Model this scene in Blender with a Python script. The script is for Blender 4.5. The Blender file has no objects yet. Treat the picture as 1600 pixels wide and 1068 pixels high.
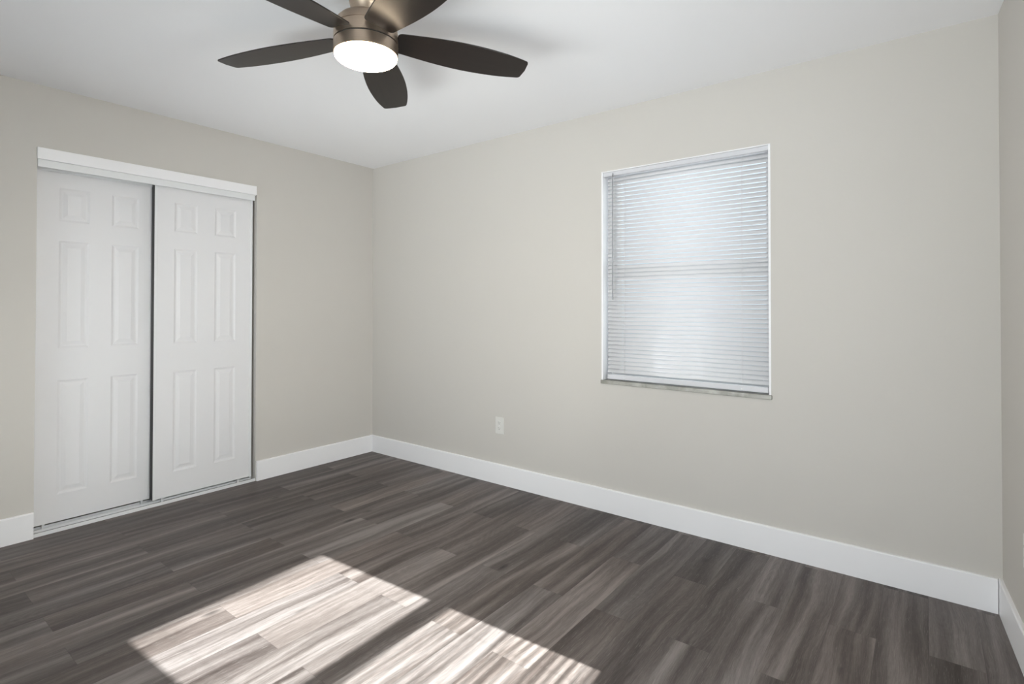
import bpy, bmesh, math, random
from mathutils import Vector, Matrix

S = bpy.context.scene
C = S.collection
PI = math.pi

# ------------------------------------------------------------------ camera
YAW, PITCH, ROLL = 0.6567981856, 0.0105712504, 0.0011686494
cam_d = bpy.data.cameras.new('camera')
cam = bpy.data.objects.new('camera', cam_d)
C.objects.link(cam)
F0 = Vector((-math.sin(YAW), math.cos(YAW), 0)); R0 = Vector((math.cos(YAW), math.sin(YAW), 0)); U0 = Vector((0, 0, 1))
F = F0 * math.cos(PITCH) + U0 * math.sin(PITCH)
U = -F0 * math.sin(PITCH) + U0 * math.cos(PITCH)
R_ = R0 * math.cos(ROLL) + U * math.sin(ROLL)
U = -R0 * math.sin(ROLL) + U * math.cos(ROLL)
M = Matrix((R_, U, -F)).transposed().to_4x4()
M.translation = Vector((3.7902, -2.9429, 1.2371))
cam.matrix_world = M
cam_d.sensor_fit = 'HORIZONTAL'
cam_d.sensor_width = 36.0
cam_d.lens = 838.06 / 1600 * 36
cam_d.shift_y = -62.56 / 1600
cam_d.clip_start = 0.02
S.camera = cam

# ------------------------------------------------------------------ world, sun, daylight
w = bpy.data.worlds.new('daylight_sky'); S.world = w; w.use_nodes = True
bg = w.node_tree.nodes['Background']
bg.inputs[0].default_value = (0.78, 0.88, 1.0, 1)
bg.inputs[1].default_value = 1.25

def lamp(name, kind, loc, energy, color, direction=None, **kw):
    d = bpy.data.lights.new(name, kind)
    d.energy = energy; d.color = color
    for k, v in kw.items():
        setattr(d, k, v)
    o = bpy.data.objects.new(name, d); C.objects.link(o)
    o.location = loc
    if direction is not None:
        o.rotation_euler = Vector(direction).to_track_quat('-Z', 'Y').to_euler()
    return o

SK = 0.0591                                    # the right wall is a little out of square
TSK = math.tan(SK)
L = 4.032; H = 2.44; D = 3.45                  # room length, height, depth
lamp('sun', 'SUN', (9, 0, 6), 47.0, (0.97, 0.98, 0.99), (-1.0, -0.058, -0.70), angle=0.0086)
# daylight at the sunny window and an added fill lamp outside the unseen front opening
lamp('daylight_right_window', 'AREA', (L + 0.5, -1.62, 1.25), 210.0, (1.0, 0.985, 0.975), (-1, -0.5, 0.22),
     shape='RECTANGLE', size=1.3, size_y=1.7)
lamp('added_fill_front', 'AREA', (3.05, -D - 0.40, 1.10), 47.0, (0.97, 0.98, 1.0), (0, 1, 0.35),
     shape='RECTANGLE', size=1.6, size_y=1.8)
lamp('daylight_back_window', 'AREA', (2.69, 0.75, 1.75), 17.0, (0.95, 0.97, 1.0), (0, -1, -0.25),
     shape='RECTANGLE', size=1.5, size_y=1.7)
# added fill lamp low outside the front opening, brightening the ceiling
lamp('added_fill_ceiling', 'AREA', (0.9, -D - 0.95, 0.05), 180.0, (1.0, 0.99, 0.98), (-0.1, 0.5, 1.0),
     shape='RECTANGLE', size=4.0, size_y=1.3)

vs = S.view_settings
S.display_settings.display_device = 'sRGB'
vs.view_transform = 'Standard'; vs.look = 'None'; vs.exposure = 0.13; vs.gamma = 1.0
vs.use_curve_mapping = False
S.cycles.max_bounces = 14
S.cycles.diffuse_bounces = 8
S.cycles.transparent_max_bounces = 16
S.cycles.sample_clamp_indirect = 6.0

# ------------------------------------------------------------------ materials
class NT:
    def __init__(s, m):
        m.use_nodes = True; s.t = m.node_tree; s.n = s.t.nodes; s.l = s.t.links
        s.b = s.n['Principled BSDF']
    def new(s, kind, **kw):
        n = s.n.new(kind)
        for k, v in kw.items(): setattr(n, k, v)
        return n
    def link(s, a, b): s.l.new(a, b)
    def math(s, op, a, b=None, clamp=False):
        n = s.new('ShaderNodeMath', operation=op); n.use_clamp = clamp
        for i, v in enumerate((a, b)):
            if v is None: continue
            if isinstance(v, (int, float)): n.inputs[i].default_value = v
            else: s.link(v, n.inputs[i])
        return n.outputs[0]
    def ramp(s, fac, stops, interp='LINEAR'):
        n = s.new('ShaderNodeValToRGB'); cr = n.color_ramp; cr.interpolation = interp
        while len(cr.elements) < len(stops): cr.elements.new(0.5)
        for e, (p, c) in zip(cr.elements, stops):
            e.position = p; e.color = (c[0], c[1], c[2], 1) if not isinstance(c, (int, float)) else (c, c, c, 1)
        s.link(fac, n.inputs[0]); return n.outputs[0]
    def noise(s, vec, scale, detail=3, rough=0.5, dist=0.0):
        n = s.new('ShaderNodeTexNoise'); n.inputs['Scale'].default_value = scale
        n.inputs['Detail'].default_value = detail; n.inputs['Roughness'].default_value = rough
        n.inputs['Distortion'].default_value = dist
        s.link(vec, n.inputs['Vector']); return n.outputs['Fac']
    def mapping(s, vec, sc):
        n = s.new('ShaderNodeMapping'); n.inputs['Scale'].default_value = sc
        s.link(vec, n.inputs['Vector']); return n.outputs[0]
    def mix(s, fac, a, b, mode='MIX'):
        n = s.new('ShaderNodeMix', data_type='RGBA', blend_type=mode)
        for i, v in ((0, fac), (6, a), (7, b)):
            if isinstance(v, (int, float)): n.inputs[i].default_value = v
            elif isinstance(v, tuple): n.inputs[i].default_value = (v[0], v[1], v[2], 1)
            else: s.link(v, n.inputs[i])
        return n.outputs[2]
    def bump(s, h, strength, dist=0.001):
        n = s.new('ShaderNodeBump'); n.inputs['Strength'].default_value = strength
        n.inputs['Distance'].default_value = dist
        s.link(h, n.inputs['Height']); s.link(n.outputs[0], s.b.inputs['Normal'])

def paint(name, col, rough=0.5, bump=0.0, bscale=400, var=0.0, spec=0.5):
    m = bpy.data.materials.new(name); t = NT(m)
    t.b.inputs['Base Color'].default_value = (*col, 1)
    t.b.inputs['Roughness'].default_value = rough
    t.b.inputs['Specular IOR Level'].default_value = spec
    tc = t.new('ShaderNodeTexCoord')
    if var:
        n = t.noise(tc.outputs['Object'], 1.7, 3)
        t.link(t.mix(n, tuple(c * (1 - var) for c in col), tuple(min(1, c * (1 + var)) for c in col)), t.b.inputs['Base Color'])
    if bump:
        t.bump(t.noise(tc.outputs['Object'], bscale, 2), bump)
    return m

M_WALL = paint('greige_wall_paint', (0.580, 0.556, 0.522), 0.75, 0.25, 260, 0.012, 0.25)
M_CEIL = paint('white_ceiling_paint', (0.895, 0.895, 0.915), 0.85, 0.2, 220, 0.01, 0.2)
M_TRIM = paint('white_semigloss_trim', (0.86, 0.855, 0.87), 0.38, 0.0, 300, 0.01, 0.4)
M_DOOR = paint('white_door_enamel', (0.745, 0.74, 0.755), 0.42, 0.10, 500, 0.01, 0.4)
M_TRACK = paint('white_coated_metal', (0.76, 0.77, 0.78), 0.35, 0, 300, 0.01)
M_GAP_SHADE = paint('grey_gap_shade_metal', (0.28, 0.28, 0.285), 0.45, 0, 300, 0.05)  # track base coloured dark to stand for shade under the doors
M_RAIL = paint('pale_grey_painted_rail', (0.62, 0.62, 0.65), 0.45, 0, 300, 0.01)
M_DARK = paint('dark_plastic', (0.02, 0.02, 0.02), 0.5, 0, 300, 0.01)
M_BRUSH = paint('dark_grey_pile', (0.06, 0.06, 0.06), 0.9, 0, 300, 0.01)
M_PLATE = paint('white_outlet_plastic', (0.70, 0.69, 0.66), 0.35, 0, 300, 0.01)
M_VINYL = paint('white_vinyl_window_frame', (0.78, 0.79, 0.80), 0.4, 0, 300, 0.01)

def slat_material():
    m = bpy.data.materials.new('white_blind_slat'); t = NT(m)
    t.b.inputs['Base Color'].default_value = (0.80, 0.80, 0.815, 1)
    t.b.inputs['Roughness'].default_value = 0.6
    t.b.inputs['Specular IOR Level'].default_value = 0.3
    tr = t.new('ShaderNodeBsdfTranslucent'); tr.inputs['Color'].default_value = (0.86, 0.87, 0.90, 1)
    mx = t.new('ShaderNodeMixShader'); mx.inputs[0].default_value = 0.05
    t.link(t.b.outputs[0], mx.inputs[1]); t.link(tr.outputs[0], mx.inputs[2])
    t.link(mx.outputs[0], t.n['Material Output'].inputs[0])
    return m
M_SLAT = slat_material()

def glass_material():
    m = bpy.data.materials.new('clear_window_glass'); t = NT(m)
    tr = t.new('ShaderNodeBsdfTransparent'); tr.inputs['Color'].default_value = (0.93, 0.95, 0.94, 1)
    gl = t.new('ShaderNodeBsdfGlossy'); gl.inputs['Roughness'].default_value = 0.02
    fr = t.new('ShaderNodeFresnel'); fr.inputs[0].default_value = 1.45
    mx = t.new('ShaderNodeMixShader')
    t.link(fr.outputs[0], mx.inputs[0]); t.link(tr.outputs[0], mx.inputs[1]); t.link(gl.outputs[0], mx.inputs[2])
    t.link(mx.outputs[0], t.n['Material Output'].inputs[0])
    return m
M_GLASS = glass_material()

def marble_material():
    m = bpy.data.materials.new('grey_marble'); t = NT(m)
    tc = t.new('ShaderNodeTexCoord')
    n = t.noise(tc.outputs['Object'], 9, 5, 0.55, 0.8)
    c = t.ramp(n, [(0.35, (0.20, 0.195, 0.165)), (0.5, (0.28, 0.27, 0.24)), (0.65, (0.38, 0.37, 0.335))])
    t.link(c, t.b.inputs['Base Color']); t.b.inputs['Roughness'].default_value = 0.25
    return m
M_MARBLE = marble_material()

def nickel_material():
    m = bpy.data.materials.new('brushed_nickel'); t = NT(m)
    tc = t.new('ShaderNodeTexCoord')
    v = t.mapping(tc.outputs['Object'], (4, 4, 500))
    n = t.noise(v, 1.0, 2)
    t.link(t.mix(n, (0.47, 0.375, 0.29), (0.56, 0.45, 0.35)), t.b.inputs['Base Color'])
    t.b.inputs['Metallic'].default_value = 1.0
    t.b.inputs['Roughness'].default_value = 0.34
    t.b.inputs['Anisotropic'].default_value = 0.6
    tg = t.new('ShaderNodeTangent', direction_type='RADIAL', axis='Z')
    t.link(tg.outputs[0], t.b.inputs['Tangent'])
    return m
M_NICKEL = nickel_material()

def blade_material():
    m = bpy.data.materials.new('espresso_wood_blade'); t = NT(m)
    tc = t.new('ShaderNodeTexCoord')
    n = t.noise(t.mapping(tc.outputs['Object'], (3, 60, 60)), 1.0, 4)
    t.b.inputs['Specular IOR Level'].default_value = 0.35
    t.link(t.mix(n, (0.009, 0.006, 0.005), (0.020, 0.014, 0.012)), t.b.inputs['Base Color'])
    t.b.inputs['Roughness'].default_value = 0.33
    return m
M_BLADE = blade_material()

def diffuser_material():
    m = bpy.data.materials.new('lit_opal_diffuser'); t = NT(m)
    t.b.inputs['Base Color'].default_value = (0.9, 0.88, 0.84, 1)
    t.b.inputs['Roughness'].default_value = 0.4
    t.b.inputs['Emission Color'].default_value = (1.0, 0.80, 0.56, 1)
    t.b.inputs['Emission Strength'].default_value = 45.0
    return m
M_LAMP = diffuser_material()

def floor_material():
    m = bpy.data.materials.new('grey_oak_vinyl_plank'); t = NT(m)
    tc = t.new('ShaderNodeTexCoord')
    at = t.new('ShaderNodeAttribute', attribute_name='plank_seed')
    uv = t.new('ShaderNodeUVMap', uv_map='plank_uv')
    off = t.new('ShaderNodeVectorMath', operation='MULTIPLY_ADD')
    t.link(at.outputs['Color'], off.inputs[0]); off.inputs[1].default_value = (37, 53, 29)
    t.link(tc.outputs['Object'], off.inputs[2])
    P = off.outputs[0]
    sep = t.new('ShaderNodeSeparateColor'); t.link(at.outputs['Color'], sep.inputs[0])
    # slow wander of the grain
    warp = t.noise(t.mapping(P, (2.2, 1.3, 1)), 1.0, 2)
    wv = t.new('ShaderNodeCombineXYZ'); t.link(t.math('MULTIPLY', t.math('SUBTRACT', warp, 0.5), 0.10), wv.inputs[0])
    add = t.new('ShaderNodeVectorMath', operation='ADD'); t.link(P, add.inputs[0]); t.link(wv.outputs[0], add.inputs[1])
    Q = add.outputs[0]
    bands = t.noise(t.mapping(Q, (15, 0.75, 1)), 1.0, 2, 0.5)          # broad light and dark bands
    streak = t.noise(t.mapping(Q, (60, 1.8, 1)), 1.0, 4, 0.6)          # narrower streaks
    grain = t.noise(t.mapping(Q, (420, 16, 1)), 1.0, 3, 0.7)           # fine pores
    # cathedral rings
    rv = t.mapping(Q, (11, 1.5, 1))
    ring = t.new('ShaderNodeTexNoise'); ring.inputs['Scale'].default_value = 1.0; ring.inputs['Detail'].default_value = 0
    t.link(rv, ring.inputs['Vector'])
    rings = t.math('SINE', t.math('MULTIPLY', ring.outputs['Fac'], 170))
    ringm = t.ramp(t.noise(t.mapping(P, (5, 1.6, 1)), 1.0, 1), [(0.54, 0), (0.66, 1)])
    v = t.math('ADD', t.math('MULTIPLY', t.math('SUBTRACT', bands, 0.5), 1.9), 0.5)
    v = t.math('ADD', v, t.math('MULTIPLY', t.math('SUBTRACT', streak, 0.5), 0.85))
    v = t.math('ADD', v, t.math('MULTIPLY', t.math('SUBTRACT', grain, 0.5), 0.75))
    v = t.math('ADD', v, t.math('MULTIPLY', t.math('MULTIPLY', rings, ringm), 0.045))
    v = t.math('ADD', v, t.math('MULTIPLY', t.math('SUBTRACT', sep.outputs[0], 0.5), 0.42))
    col = t.ramp(v, [(0.0, (0.036, 0.027, 0.024)), (0.34, (0.074, 0.060, 0.055)), (0.62, (0.122, 0.103, 0.096)), (1.0, (0.215, 0.190, 0.180))])
    # knots: few, dark
    kv = t.new('ShaderNodeTexVoronoi'); kv.inputs['Scale'].default_value = 1.0
    t.link(t.mapping(P, (4.6, 1.7, 1)), kv.inputs['Vector'])
    knot = t.ramp(kv.outputs['Distance'], [(0.015, 0.2), (0.085, 1.0)])
    col = t.mix(1.0, col, knot, 'MULTIPLY')
    # pale lime in the pores
    pore = t.ramp(t.noise(t.mapping(Q, (640, 20, 1)), 1.0, 2, 0.6), [(0.62, 0), (0.75, 0.5)])
    col = t.mix(pore, col, (0.30, 0.285, 0.27))
    # a slight cool or warm cast from plank to plank
    tint = t.mix(sep.outputs[1], (1.03, 1.0, 0.97), (0.98, 1.0, 1.01))
    col = t.mix(1.0, col, tint, 'MULTIPLY')
    # the micro bevel round each plank
    su = t.new('ShaderNodeSeparateXYZ'); t.link(uv.outputs[0], su.inputs[0])
    ex = t.math('MULTIPLY', t.math('MINIMUM', su.outputs[0], t.math('SUBTRACT', 1.0, su.outputs[0])), 0.1555)
    ey = t.math('MULTIPLY', t.math('MINIMUM', su.outputs[1], t.math('SUBTRACT', 1.0, su.outputs[1])), 0.935)
    e = t.math('MINIMUM', ex, ey)
    seam = t.ramp(t.math('DIVIDE', e, 0.0012), [(0.0, 0.62), (1.0, 1.0)])
    col = t.mix(1.0, col, seam, 'MULTIPLY')
    t.link(col, t.b.inputs['Base Color'])
    t.link(t.ramp(streak, [(0.2, 0.42), (0.8, 0.52)]), t.b.inputs['Roughness'])
    t.b.inputs['Specular IOR Level'].default_value = 0.35
    t.bump(t.math('ADD', grain, t.math('MULTIPLY', seam, 2)), 0.12, 0.0006)
    return m
M_FLOOR = floor_material()

# ------------------------------------------------------------------ mesh helpers
def tag(o, label=None, cat=None, group=None, kind=None):
    if label: o['label'] = label
    if cat: o['category'] = cat
    if group: o['group'] = group
    if kind: o['kind'] = kind
    return o

def obj(name, bm, mat, parent=None, smooth=False, bevel=0.0, segs=2):
    bmesh.ops.recalc_face_normals(bm, faces=bm.faces)
    me = bpy.data.meshes.new(name); bm.to_mesh(me); bm.free()
    me.materials.append(mat)
    o = bpy.data.objects.new(name, me); C.objects.link(o)
    if parent is not None: o.parent = parent
    if smooth:
        for p in me.polygons: p.use_smooth = True
    if bevel:
        b = o.modifiers.new('edge', 'BEVEL'); b.width = bevel; b.segments = segs; b.limit_method = 'ANGLE'; b.angle_limit = math.radians(40)
    return o

def empty(name, loc, rz=0):
    o = bpy.data.objects.new(name, None); C.objects.link(o); o.location = loc; o.rotation_euler = (0, 0, rz)
    o.empty_display_size = 0.1
    return o

def box(bm, a, b, mat=None):
    x0, y0, z0 = a; x1, y1, z1 = b
    vs_ = [bm.verts.new(p) for p in ((x0, y0, z0), (x1, y0, z0), (x1, y1, z0), (x0, y1, z0), (x0, y0, z1), (x1, y0, z1), (x1, y1, z1), (x0, y1, z1))]
    if mat is not None:
        for v in vs_: v.co = mat @ v.co
    for f in ((0, 3, 2, 1), (4, 5, 6, 7), (0, 1, 5, 4), (1, 2, 6, 5), (2, 3, 7, 6), (3, 0, 4, 7)):
        bm.faces.new([vs_[i] for i in f])

def BM(): return bmesh.new()

def prism(bm, pts, axis_map, a, b):
    """pts: closed 2-D profile; axis_map(p, t) -> xyz; extruded from t=a to t=b"""
    A = [bm.verts.new(axis_map(p, a)) for p in pts]; B = [bm.verts.new(axis_map(p, b)) for p in pts]
    n = len(pts)
    bm.faces.new(A[::-1]); bm.faces.new(B)
    for i in range(n):
        bm.faces.new((A[i], A[(i + 1) % n], B[(i + 1) % n], B[i]))

def lathe(bm, prof, n=64, cap=True):
    rings = []
    for r, z in prof:
        if r < 1e-6: rings.append([bm.verts.new((0, 0, z))])
        else: rings.append([bm.verts.new((r * math.cos(2 * PI * i / n), r * math.sin(2 * PI * i / n), z)) for i in range(n)])
    for a, b in zip(rings, rings[1:]):
        for i in range(n):
            j = (i + 1) % n
            if len(a) == 1: bm.faces.new((a[0], b[j], b[i]))
            elif len(b) == 1: bm.faces.new((a[i], a[j], b[0]))
            else: bm.faces.new((a[i], a[j], b[j], b[i]))

def cyl(bm, p, q, r, n=12):
    p, q = Vector(p), Vector(q); d = (q - p).normalized()
    u = d.orthogonal().normalized(); v = d.cross(u)
    A = [bm.verts.new(p + r * (math.cos(2 * PI * i / n) * u + math.sin(2 * PI * i / n) * v)) for i in range(n)]
    B = [bm.verts.new(x.co + (q - p)) for x in A]
    bm.faces.new(A[::-1]); bm.faces.new(B)
    for i in range(n): bm.faces.new((A[i], A[(i + 1) % n], B[(i + 1) % n], B[i]))

def wall_bm(u0, u1, z0, z1, th, holes):
    """wall standing in local (u, depth, z); room face at depth 0, back at depth th"""
    bm = BM()
    us = sorted({u0, u1, *[h[0] for h in holes], *[h[1] for h in holes]})
    zs = sorted({z0, z1, *[h[2] for h in holes], *[h[3] for h in holes]})
    solid = lambda i, j: 0 <= i < len(us) - 1 and 0 <= j < len(zs) - 1 and not any(
        h[0] <= us[i] and us[i + 1] <= h[1] and h[2] <= zs[j] and zs[j + 1] <= h[3] for h in holes)
    V = {}
    def v(u, d, z):
        k = (round(u, 5), round(d, 5), round(z, 5))
        if k not in V: V[k] = bm.verts.new((u, d, z))
        return V[k]
    for i in range(len(us) - 1):
        for j in range(len(zs) - 1):
            if not solid(i, j): continue
            a, b, c, d = us[i], us[i + 1], zs[j], zs[j + 1]
            bm.faces.new((v(a, 0, c), v(b, 0, c), v(b, 0, d), v(a, 0, d)))
            bm.faces.new((v(a, th, c), v(a, th, d), v(b, th, d), v(b, th, c)))
            for (di, dj, e) in ((-1, 0, ((a, c), (a, d))), (1, 0, ((b, c), (b, d))), (0, -1, ((a, c), (b, c))), (0, 1, ((a, d), (b, d)))):
                if not solid(i + di, j + dj):
                    (p, q), (r, s) = e
                    bm.faces.new((v(p, 0, q), v(r, 0, s), v(r, th, s), v(p, th, q)))
    return bm

# ------------------------------------------------------------------ room shell
# opening sizes
W1 = (2.216, 3.172, 0.775, 2.070)              # visible window, in x and z
CL = (-2.222, -1.021, 0.0, 2.045)              # closet opening, in y and z

def build_floor():
    bm = BM()
    col = bm.loops.layers.float_color.new('plank_seed'); uvl = bm.loops.layers.uv.new('plank_uv')
    rnd = random.Random(11)
    PW, PL = 0.1555, 0.935
    k0, k1 = -11, 20
    for k in range(k0, k1):
        xa = 1.46 + PW * k; xb = xa + PW
        ph = -0.51 if k % 2 else -0.975
        n = -2
        while True:
            ya = ph - PL * n; yb = ya - PL
            n += 1
            if ya < -3.8: break
            x0, x1 = max(xa, -0.14), min(xb, 4.40); y0, y1 = max(yb, -3.70), min(ya, 0.05)
            seed = (rnd.random(), rnd.random(), rnd.random(), 1)
            # planks whose tone the photograph shows clearly
            tone = TONES.get((k, n - 1))
            if tone is not None: seed = (tone, seed[1], seed[2], 1)
            if x1 <= x0 or y1 <= y0: continue
            vs_ = [bm.verts.new(p) for p in ((x0, y0, 0), (x1, y0, 0), (x1, y1, 0), (x0, y1, 0))]
            f = bm.faces.new(vs_)
            for lp in f.loops:
                lp[col] = seed
                lp[uvl].uv = ((lp.vert.co.x - xa) / PW, (lp.vert.co.y - yb) / PL)
    bmesh.ops.remove_doubles(bm, verts=bm.verts, dist=1e-5)
    o = obj('floor', bm, M_FLOOR)
    # give the slab thickness below
    s = o.modifiers.new('slab', 'SOLIDIFY'); s.thickness = 0.10; s.offset = -1
    return tag(o, kind='structure')
TONES = {(9, 0): 0.15, (8, 0): 0.5, (8, 1): 0.1, (10, 0): 0.55, (10, 1): 0.75, (11, 1): 0.25, (15, 0): 0.15, (15, 1): 0.7,
         (14, 0): 0.4, (12, 0): 0.5, (4, 1): 0.2, (0, 1): 0.2, (0, 0): 0.6, (2, 1): 0.15, (6, 1): 0.25, (6, 0): 0.8,
         (-2, 1): 0.7, (2, 2): 0.4, (13, 0): 0.6, (5, 0): 0.5, (5, -1): 0.1, (3, -1): 0.4, (1, -1): 0.15}
build_floor()

bm = BM(); box(bm, (-0.9, -D - 0.3, H), (4.6, 0.3, H + 0.15)); tag(obj('ceiling', bm, M_CEIL), kind='structure')

def flip_to(o, ux, ox, oy, dx, dy):
    """place a wall built in (u, depth, z): u runs along ux, depth runs along (dx, dy)"""
    o.matrix_world = Matrix(((ux[0], dx, 0, ox), (ux[1], dy, 0, oy), (0, 0, 1, 0), (0, 0, 0, 1)))
# matrices with world data baked in so that every wall mesh is plain world geometry
def place(bm, ux, org, dv):
    m = Matrix(((ux[0], dv[0], 0, org[0]), (ux[1], dv[1], 0, org[1]), (0, 0, 1, 0), (0, 0, 0, 1)))
    bmesh.ops.transform(bm, matrix=m, verts=bm.verts)
    return bm
# back wall (with the visible window): y = 0
tag(obj('wall_back', wall_bm(0.0, 4.35, 0, H, 0.20, [W1]), M_WALL), kind='structure')
# left wall (closet): x = 0, depth to -x
tag(obj('wall_left', place(wall_bm(-D - 0.2, 0.2, 0, H, 0.12, [CL]), (0, 1), (0, 0), (-1, 0)), M_WALL), kind='structure')
# right wall, starting at (L,0) and running towards -y, skewed
RU = (math.sin(SK), -math.cos(SK)); RD = (math.cos(SK), math.sin(SK))
W2 = (1.190, 2.115, 0.775, 2.070)              # u runs along the wall from the back corner
tag(obj('wall_right', place(wall_bm(0, D + 0.25, 0, H, 0.20, [W2]), RU, (L, 0), RD), M_WALL), kind='structure')
# front wall behind the camera, with a wide window added to let in fill light
W3 = (0.45, 3.85, 0.10, 2.18)
tag(obj('wall_front', place(wall_bm(-0.12, 4.46, 0, H, 0.20, [W3]), (1, 0), (0, -D), (0, -1)), M_WALL), kind='structure')
# closet shell behind the sliding doors
bm = BM()
for a, b in (((-0.80, -2.40, 0), (-0.75, -0.85, H)), ((-0.75, -2.40, 0), (-0.121, -2.35, H)), ((-0.75, -0.90, 0), (-0.121, -0.85, H)), ((-0.75, -2.35, -0.05), (-0.14, -0.90, -0.002))):
    box(bm, a, b)
tag(obj('wall_closet', bm, M_WALL), kind='structure')

# baseboards with an eased top edge
BH, BT = 0.140, 0.014
PR = [(0, 0), (BT, 0), (BT, BH - 0.005), (BT - 0.0025, BH - 0.001), (BT - 0.005, BH), (0, BH)]
bm = BM(); prism(bm, PR, lambda p, t: (t, -p[0], p[1]), BT, L - BT - 0.0015)
tag(obj('baseboard_back', bm, M_TRIM), kind='structure')
bm = BM(); prism(bm, PR, lambda p, t: (p[0], t, p[1]), -1.016, 0.0)
tag(obj('baseboard_left', bm, M_TRIM), kind='structure')
bm = BM(); prism(bm, PR, lambda p, t: (p[0], t, p[1]), -D, -2.224)
tag(obj('baseboard_left.001', bm, M_TRIM), kind='structure')
bm = BM(); prism(bm, PR, lambda p, t: (L + RU[0] * t - RD[0] * p[0], RU[1] * t - RD[1] * p[0], p[1]), 0.0, D)
tag(obj('baseboard_right', bm, M_TRIM), kind='structure')
bm = BM(); prism(bm, PR, lambda p, t: (t, -D + p[0], p[1]), BT, L + 0.15)
tag(obj('baseboard_front', bm, M_TRIM), kind='structure')

# ------------------------------------------------------------------ windows and blinds, built in a local (u, depth, z) frame
def make_window(name, W, ux, org, dv, depth=0.20, liner=True, sliders=False):
    u0, u1, z0, z1 = W
    root_bm = BM()
    fd0, fd1 = depth - 0.085, depth - 0.02
    fw = 0.045
    def fr(bm, a, b, c, d, w, e, f):
        box(bm, (a, e, c), (a + w, f, d)); box(bm, (b - w, e, c), (b, f, d))
        box(bm, (a + w, e, c), (b - w, f, c + w)); box(bm, (a + w, e, d - w), (b - w, f, d))
    zz = z0 + 0.0225
    fr(root_bm, u0, u1, zz, z1, fw, fd0, fd1)
    root = obj(name, place(root_bm, ux, org, dv), M_VINYL); tag(root, kind='structure')
    zm = (z0 + z1) / 2 + 0.036
    bm = BM()
    if sliders:
        um = (u0 + u1) / 2; box(bm, (um - 0.03, fd0 + 0.005, zz + fw), (um + 0.03, fd1 - 0.005, z1 - fw))
    else:
        box(bm, (u0 + fw, fd0 + 0.022, zm - 0.030), (u1 - fw, fd0 + 0.045, zm + 0.030))
    obj('meeting_rail', place(bm, ux, org, dv), M_VINYL, root)
    bm = BM(); box(bm, (u0 + fw - 0.004, fd0 + 0.03, zz + fw - 0.004), (u1 - fw + 0.004, fd0 + 0.034, z1 - fw + 0.004))
    obj('window_glass', place(bm, ux, org, dv), M_GLASS, root)
    # white jamb liner, standing 2 mm proud of the wall
    bm = BM()
    box(bm, (u0, -0.002, zz), (u0 + 0.010, fd0, z1)); box(bm, (u1 - 0.010, -0.002, zz), (u1, fd0, z1))
    box(bm, (u0 + 0.010, 0.0, z1 - 0.006), (u1 - 0.010, fd0, z1))
    obj('jamb_liner', place(bm, ux, org, dv), M_TRIM, root)
    bm = BM(); box(bm, (u0 - 0.004, -0.008, z0), (u1 + 0.004, depth - 0.02, z0 + 0.022))
    o = obj('window_sill', place(bm, ux, org, dv), M_MARBLE, root, bevel=0.002); o['label'] = 'grey veined marble window sill'
    return root

make_window('window_1', W1, (1, 0), (0, 0), (0, 1))
make_window('window_2', W2, RU, (L, 0), RD)
make_window('added_window_3', W3, (1, 0), (0, -D), (0, -1), sliders=True)  # unseen window, added as an opening for the fill lamps

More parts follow.
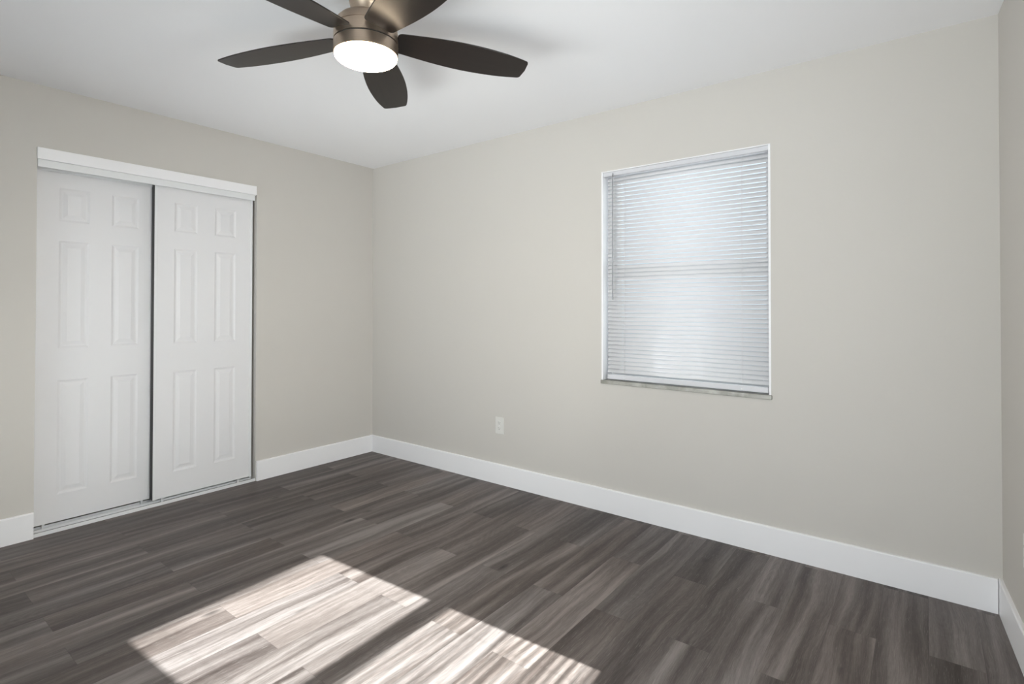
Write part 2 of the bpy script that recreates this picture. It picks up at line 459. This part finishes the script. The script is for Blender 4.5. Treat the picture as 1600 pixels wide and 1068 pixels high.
def make_blind(W, ux, org, dv, tilt, label, pitch, zbot, wand_u, cords, setback=0.030, curve=0.0030, margin=(0.020, 0.008)):
    """tilt: angle of the slat from level, positive = room edge down"""
    u0, u1, z0, z1 = W
    rx, ry = org[0] + ux[0] * (u0 + u1) / 2 + dv[0] * setback, org[1] + ux[1] * (u0 + u1) / 2 + dv[1] * setback
    root = empty('window_blind', (rx, ry, zbot))
    inv = Matrix.Translation((-rx, -ry, -zbot))
    def part(name, bm, mat, **kw):
        place(bm, ux, org, dv); bmesh.ops.transform(bm, matrix=inv, verts=bm.verts)
        return obj(name, bm, mat, root, **kw)
    a, b = u0 + 0.0105, u1 - 0.0105
    bm = BM()
    prism(bm, [(0.000, z1 - 0.0325), (0.034, z1 - 0.0325), (0.034, z1 - 0.0075), (0.000, z1 - 0.0075)], lambda p, t: (t, p[0], p[1]), a, b)
    part('headrail', bm, M_RAIL, bevel=0.0015)
    sa, sb = u0 + 0.010 + margin[0], u1 - 0.010 - margin[1]
    bm = BM(); SW = 0.0255
    top = z1 - 0.050; n = int((top - zbot - 0.044) / pitch) + 1
    ct, st = math.cos(tilt), math.sin(tilt)
    for i in range(n):
        zc = top - i * pitch
        prev = None
        for j in range(7):
            s = -0.5 + j / 6                       # -0.5 = room edge
            d = s * SW; h = curve * (1 - 4 * s * s)  # crown up
            dd = d * ct - h * st * 1.0; hh = d * st + h * ct
            va = bm.verts.new((sa, setback + dd, zc + hh)); vb = bm.verts.new((sb, setback + dd, zc + hh))
            if prev: bm.faces.new((prev[0], prev[1], vb, va))
            prev = (va, vb)
    o = part('slats', bm, M_SLAT, smooth=True)
    sol = o.modifiers.new('thickness', 'SOLIDIFY'); sol.thickness = 0.0004; sol.offset = 0
    bm = BM(); box(bm, (sa, setback - 0.012, zbot), (sb, setback + 0.012, zbot + 0.028))
    part('bottom_rail', bm, M_RAIL, bevel=0.003)
    for cu in cords:
        bm = BM()
        for dd in (-(0.0128 * ct + 0.0022), 0.0128 * ct + 0.0022):
            cyl(bm, (cu, setback + dd, zbot + 0.018), (cu, setback + dd, z1 - 0.030), 0.0010, 6)
        for i in range(n):
            zc = top - i * pitch - 0.0025
            cyl(bm, (cu, setback - ct * 0.0135, zc - st * 0.0135), (cu, setback + ct * 0.0135, zc + st * 0.0135), 0.0006, 5)
        part('ladder_cord', bm, M_SLAT)
        bm = BM(); cyl(bm, (cu, setback - 0.0125, zbot + 0.006), (cu, setback - 0.016, zbot + 0.010), 0.005, 10)
        part('cord_plug', bm, M_TRACK)
    bm = BM()
    cyl(bm, (wand_u, -0.010, z1 - 0.030), (wand_u, -0.010, z1 - 0.785), 0.0033, 6)
    cyl(bm, (wand_u, 0.000, z1 - 0.024), (wand_u, -0.012, z1 - 0.024), 0.0022, 6)
    cyl(bm, (wand_u, -0.010, z1 - 0.020), (wand_u, -0.010, z1 - 0.034), 0.0022, 6)
    o = part('tilt_wand', bm, M_WAND); o['label'] = 'clear grey tilt wand'
    tag(root, label, 'window blind', 'white horizontal mini blinds on the windows')
    return root

def wand_material():
    m = bpy.data.materials.new('clear_acrylic_wand'); t = NT(m)
    t.b.inputs['Base Color'].default_value = (0.36, 0.37, 0.39, 1)
    t.b.inputs['Roughness'].default_value = 0.12
    t.b.inputs['Transmission Weight'].default_value = 0.25
    return m
M_WAND = wand_material()
make_blind(W1, (1, 0), (0, 0), (0, 1), math.radians(60.5), 'closed white mini blind in the window of the beige back wall', 0.0243, 0.803,
           2.296, (2.358, 3.027))
make_blind(W2, RU, (L, 0), RD, math.radians(23), 'open white mini blind in the sunlit side window beside the camera', 0.0255, 0.826,
           W2[0] + 0.028, (W2[0] + 0.14, W2[1] - 0.14), margin=(0.002, 0.002))

# ------------------------------------------------------------------ closet
XF, XB = -0.030, -0.082                        # room faces of the front and rear door
def door_bm(w, z0, z1, th, panels):
    """panelled slab in local (y, z), room face at x=0, thickness to -x"""
    bm = BM()
    ys = sorted({0, w, *[p[0] for p in panels], *[p[1] for p in panels]})
    zs = sorted({z0, z1, *[p[2] for p in panels], *[p[3] for p in panels]})
    V = {}
    def v(x, y, z):
        k = (round(x, 5), round(y, 5), round(z, 5))
        if k not in V: V[k] = bm.verts.new((x, y, z))
        return V[k]
    isp = lambda a, b, c, d: any(abs(p[0] - a) < 1e-6 and abs(p[1] - b) < 1e-6 and abs(p[2] - c) < 1e-6 and abs(p[3] - d) < 1e-6 for p in panels)
    for i in range(len(ys) - 1):
        for j in range(len(zs) - 1):
            a, b, c, d = ys[i], ys[i + 1], zs[j], zs[j + 1]
            if not isp(a, b, c, d):
                bm.faces.new((v(0, a, c), v(0, b, c), v(0, b, d), v(0, a, d)))
            else:
                steps = [(0, 0), (0.005, -0.0022), (0.011, -0.0045), (0.019, -0.0045), (0.036, -0.0012), (0.038, -0.0006)]
                R = [(v(x, a + s, c + s), v(x, b - s, c + s), v(x, b - s, d - s), v(x, a + s, d - s)) for s, x in steps]
                for p, q in zip(R, R[1:]):
                    for k in range(4):
                        bm.faces.new((p[k], p[(k + 1) % 4], q[(k + 1) % 4], q[k]))
                bm.faces.new(R[-1])
            bm.faces.new((v(-th, a, c), v(-th, a, d), v(-th, b, d), v(-th, b, c)))
    for i in range(len(ys) - 1):
        for z in (z0, z1): bm.faces.new((v(0, ys[i], z), v(0, ys[i + 1], z), v(-th, ys[i + 1], z), v(-th, ys[i], z)))
    for j in range(len(zs) - 1):
        for y in (0, w): bm.faces.new((v(0, y, zs[j]), v(0, y, zs[j + 1]), v(-th, y, zs[j + 1]), v(-th, y, zs[j])))
    return bm

def make_closet_door(x, y, label):
    w = 0.612; zt = 2.025
    cols = [(0.110, 0.250), (0.358, 0.498)]
    rows = [(0.185, 0.825), (1.005, 1.612), (1.722, 1.912)]
    root = empty('closet_door', (x, y, 0.0))
    obj('panelled_slab', door_bm(w, 0.034, zt, 0.030, [(a, b, c, d) for a, b in cols for c, d in rows]), M_DOOR, root)
    for yy in (-0.0022, w - 0.0128):
        bm = BM(); box(bm, (-0.033, yy, 0.030), (0.0035, yy + 0.015, zt))
        obj('edge_stile', bm, M_TRACK, root, bevel=0.0015)
    bm = BM(); box(bm, (-0.040, -0.0040, 0.034), (0.0015, -0.0024, zt)); o = obj('brush_strip', bm, M_BRUSH, root); o['label'] = 'dark grey pile strip'
    for yy in (0.05, w - 0.09):
        bm = BM(); box(bm, (-0.022, yy, 0.008), (-0.010, yy + 0.012, 0.036))
        obj('bottom_guide', bm, M_TRACK, root)
        bm = BM(); box(bm, (-0.024, yy, zt - 0.02), (-0.020, yy + 0.04, zt + 0.006)); obj('roller_hanger', bm, M_TRACK, root)
    tag(root, label, 'closet door', 'white six panel sliding closet doors')
    return root
make_closet_door(XB, -2.2235 + 0.004, 'left white six panel sliding closet door, set back behind its neighbour')
make_closet_door(XF, -1.652, 'right white six panel sliding closet door, nearer the room corner')

t = empty('closet_top_track', (-0.02, (CL[0] + CL[1]) / 2, 2.035))
def loc_box(root, a, b, name, mat, bevel=0.0):
    bm = BM(); box(bm, a, b); bmesh.ops.transform(bm, matrix=Matrix.Translation(-root.location), verts=bm.verts)
    return obj(name, bm, mat, root, bevel=bevel)
loc_box(t, (0.0, CL[0] - 0.002, 2.037), (0.013, CL[1] - 0.008, 2.100), 'fascia_board', M_TRIM, 0.0015)
loc_box(t, (-0.012, CL[0] + 0.002, 1.998), (-0.002, CL[1] - 0.014, 2.045), 'front_lip', M_TRACK, 0.001)
loc_box(t, (-0.068, CL[0] + 0.002, 1.994), (-0.0655, CL[1] - 0.014, 2.040), 'divider_lip', M_TRACK)
loc_box(t, (-0.118, CL[0] + 0.002, 2.036), (-0.012, CL[1] - 0.002, 2.045), 'track_channel', M_TRACK)
tag(t, 'white top track and fascia above the sliding closet doors', 'door track')
t = empty('closet_floor_track', (-0.05, (CL[0] + CL[1]) / 2, 0.0))
loc_box(t, (-0.118, CL[0] + 0.001, 0.0), (-0.006, CL[1] - 0.001, 0.004), 'track_base', M_GAP_SHADE)
for x, h in ((-0.006, 0.019), (-0.068, 0.017), (-0.114, 0.019)):
    loc_box(t, (x, CL[0] + 0.001, 0.0 if x > -0.01 else 0.004), (x + 0.0045, CL[1] - 0.001, h), 'guide_rib', M_TRACK)
tag(t, 'white metal bottom track across the closet threshold', 'door track')

# ------------------------------------------------------------------ outlets
def make_outlet(loc, rz, label):
    """plate in local x-z, facing local -y"""
    r = empty('wall_outlet', loc, rz)
    bm = BM(); box(bm, (-0.037, -0.0055, -0.0585), (0.037, 0.0, 0.0585)); obj('cover_plate', bm, M_PLATE, r, bevel=0.003, segs=3)
    for s in (1, -1):
        bm = BM()
        zc = s * 0.0195
        pts = []
        for i in range(24):
            a = 2 * PI * i / 24
            pts.append((max(-0.0145, min(0.0145, 0.0172 * math.cos(a))), zc + max(-0.0125, min(0.0125, 0.0172 * math.sin(a)))))
        prism(bm, pts, lambda p, t: (p[0], t, p[1]), -0.0078, -0.005)
        k = obj('socket', bm, M_PLATE, r)
        bm = BM()
        box(bm, (-0.0075, -0.0082, zc - 0.001), (-0.0055, -0.0077, zc + 0.008)); box(bm, (0.0055, -0.0082, zc - 0.0005), (0.0075, -0.0077, zc + 0.0065))
        cyl(bm, (0, -0.0077, zc - 0.0075), (0, -0.0082, zc - 0.0075), 0.0025, 10)
        obj('slots', bm, M_DARK, k)
    bm = BM(); cyl(bm, (0, -0.0050, 0), (0, -0.0070, 0), 0.003, 12); obj('screw', bm, M_TRACK, r)
    tag(r, label, 'outlet', 'white duplex wall outlets')
    return r
make_outlet((1.415, 0.0, 0.409), 0, 'white duplex outlet low on the back wall left of the window')
u = 0.444
make_outlet((L + RU[0] * u, RU[1] * u, 0.408), math.atan2(-1, 0) - 0 + SK, 'white duplex outlet low on the right wall at the edge of view')

# ------------------------------------------------------------------ ceiling fan
FX, FY, FZ = 2.074, -1.6473, 2.2851
fan = empty('ceiling_fan', (FX, FY, H))
def zz(prof): return [(r, z - H) for r, z in prof]
bm = BM(); lathe(bm, zz([(0, H - 0.0005), (0.066, H - 0.0005), (0.066, 2.425), (0.060, 2.40), (0.052, 2.385), (0.050, 2.35), (0.0, 2.35)]))
obj('canopy', bm, M_NICKEL, fan, smooth=True)
bm = BM(); lathe(bm, zz([(0.0, 2.366), (0.050, 2.366), (0.078, 2.362), (0.098, 2.352), (0.112, 2.337), (0.119, 2.320), (0.1205, 2.310),
                        (0.1185, 2.308), (0.1185, 2.3055), (0.1215, 2.3035), (0.1215, 2.262), (0.0, 2.262)]), 96)
o = obj('motor_housing', bm, M_NICKEL, fan, smooth=True)
bm = BM(); lathe(bm, zz([(0.0, 2.263), (0.117, 2.263), (0.117, 2.256), (0.0, 2.256)]), 96)
obj('shadow_ring', bm, M_DARK, fan, smooth=False)
bm = BM(); lathe(bm, zz([(0.0, 2.2575), (0.120, 2.2575), (0.1222, 2.2555), (0.1222, 2.214), (0.120, 2.2125), (0.1, 2.2125), (0.0, 2.2125)]), 96)
obj('light_ring', bm, M_NICKEL, fan, smooth=True)
bm = BM()
prof = [(0.0, 2.2127), (0.1150, 2.2127), (0.1185, 2.2115)]
for i in range(1, 13):
    a = PI / 2 * i / 12
    prof.append((0.1185 * math.cos(a) if i < 12 else 0.0, 2.2095 - 0.030 * math.sin(a)))
lathe(bm, zz(prof), 96)
obj('lamp_shade', bm, M_LAMP, fan, smooth=True)['label'] = 'lit opal glass lamp shade'
for n_ in ('motor_housing', 'light_ring', 'canopy'):
    me = bpy.data.objects[n_]
    e = me.modifiers.new('split', 'EDGE_SPLIT'); e.split_angle = math.radians(32)

def blade_outline():
    R0_, R1_ = 0.1157, 0.660
    HR, HM, HT = 0.0565, 0.086, 0.0545
    def hw(r, sgn):
        t = (r - R0_) / (R1_ - R0_)
        ks = [(0, HR), (0.12, 0.066), (0.28, 0.0785), (0.45, HM), (0.6, 0.0865), (0.78, 0.079), (0.9, 0.069), (1.0, HT)]
        for (a, x), (b, y) in zip(ks, ks[1:]):
            if a <= t <= b + 1e-9:
                f = (t - a) / (b - a); return x + (y - x) * f
        return HT
    rs = [R0_ + (R1_ - R0_) * i / 28 for i in range(29)]
    raw = [(r, hw(r, 1)) for r in rs] + [(r, -hw(r, -1)) for r in reversed(rs)]
    # smooth the sides only
    up = [Vector(p) for p in raw[:29]]; dn = [Vector(p) for p in raw[29:]]
    for side in (up, dn):
        for _ in range(6):
            cp = [v.copy() for v in side]
            for i in range(1, 28): side[i].y = (cp[i - 1].y + cp[i].y * 2 + cp[i + 1].y) / 4
    def rnd(p, c, q, r, n=6):
        a = c + (p - c).normalized() * r; b = c + (q - c).normalized() * r
        return [(a * (1 - t) * (1 - t) + c * 2 * t * (1 - t) + b * t * t) for t in [i / n for i in range(n + 1)]]
    tipc1, tipc2 = up[-1], dn[0]; rc1, rc2 = dn[-1], up[0]
    out = up[1:-1] + rnd(up[-2], tipc1, tipc2, 0.014) + [Vector(((R1_ + 0.004), 0.0))] + rnd(tipc1, tipc2, dn[1], 0.014) + dn[1:-1] + rnd(dn[-2], rc1, rc2, 0.018) + rnd(rc1, rc2, up[1], 0.018)
    return out

def blade_bm():
    bm = BM(); out = blade_outline(); th = 0.0055
    cs = -0.0054; tp = math.tan(-0.1636)
    def P(v, dz):
        s = v.y + cs
        return (v.x, s, (FZ - H) + s * tp - 0.037 * v.x + dz)
    A = [bm.verts.new(P(v, -th / 2)) for v in out]; B = [bm.verts.new(P(v, th / 2)) for v in out]
    bm.faces.new(A); bm.faces.new(B[::-1])
    n = len(out)
    for i in range(n): bm.faces.new((A[i], B[i], B[(i + 1) % n], A[(i + 1) % n]))
    return bm
b0 = obj('blade', blade_bm(), M_BLADE, fan, bevel=0.0015)
b0.rotation_euler = (0, 0, 3.5355)
bm = BM()                                       # the arm that holds a blade inside the housing
prism(bm, [(0.06, -0.03), (0.135, -0.022), (0.150, 0.0), (0.135, 0.016), (0.06, 0.024)], lambda p, t: (p[0], p[1], t + FZ - H - 0.037 * p[0]), 0.004, 0.009)
a0 = obj('blade_arm', bm, M_NICKEL, b0)
for k in range(1, 5):
    b = b0.copy(); C.objects.link(b); b.parent = fan; b.rotation_euler = (0, 0, 3.5355 + k * 2 * PI / 5)
    a = a0.copy(); C.objects.link(a); a.parent = b
tag(fan, 'brushed nickel flush mount ceiling fan with five dark blades and lit lamp', 'ceiling fan')
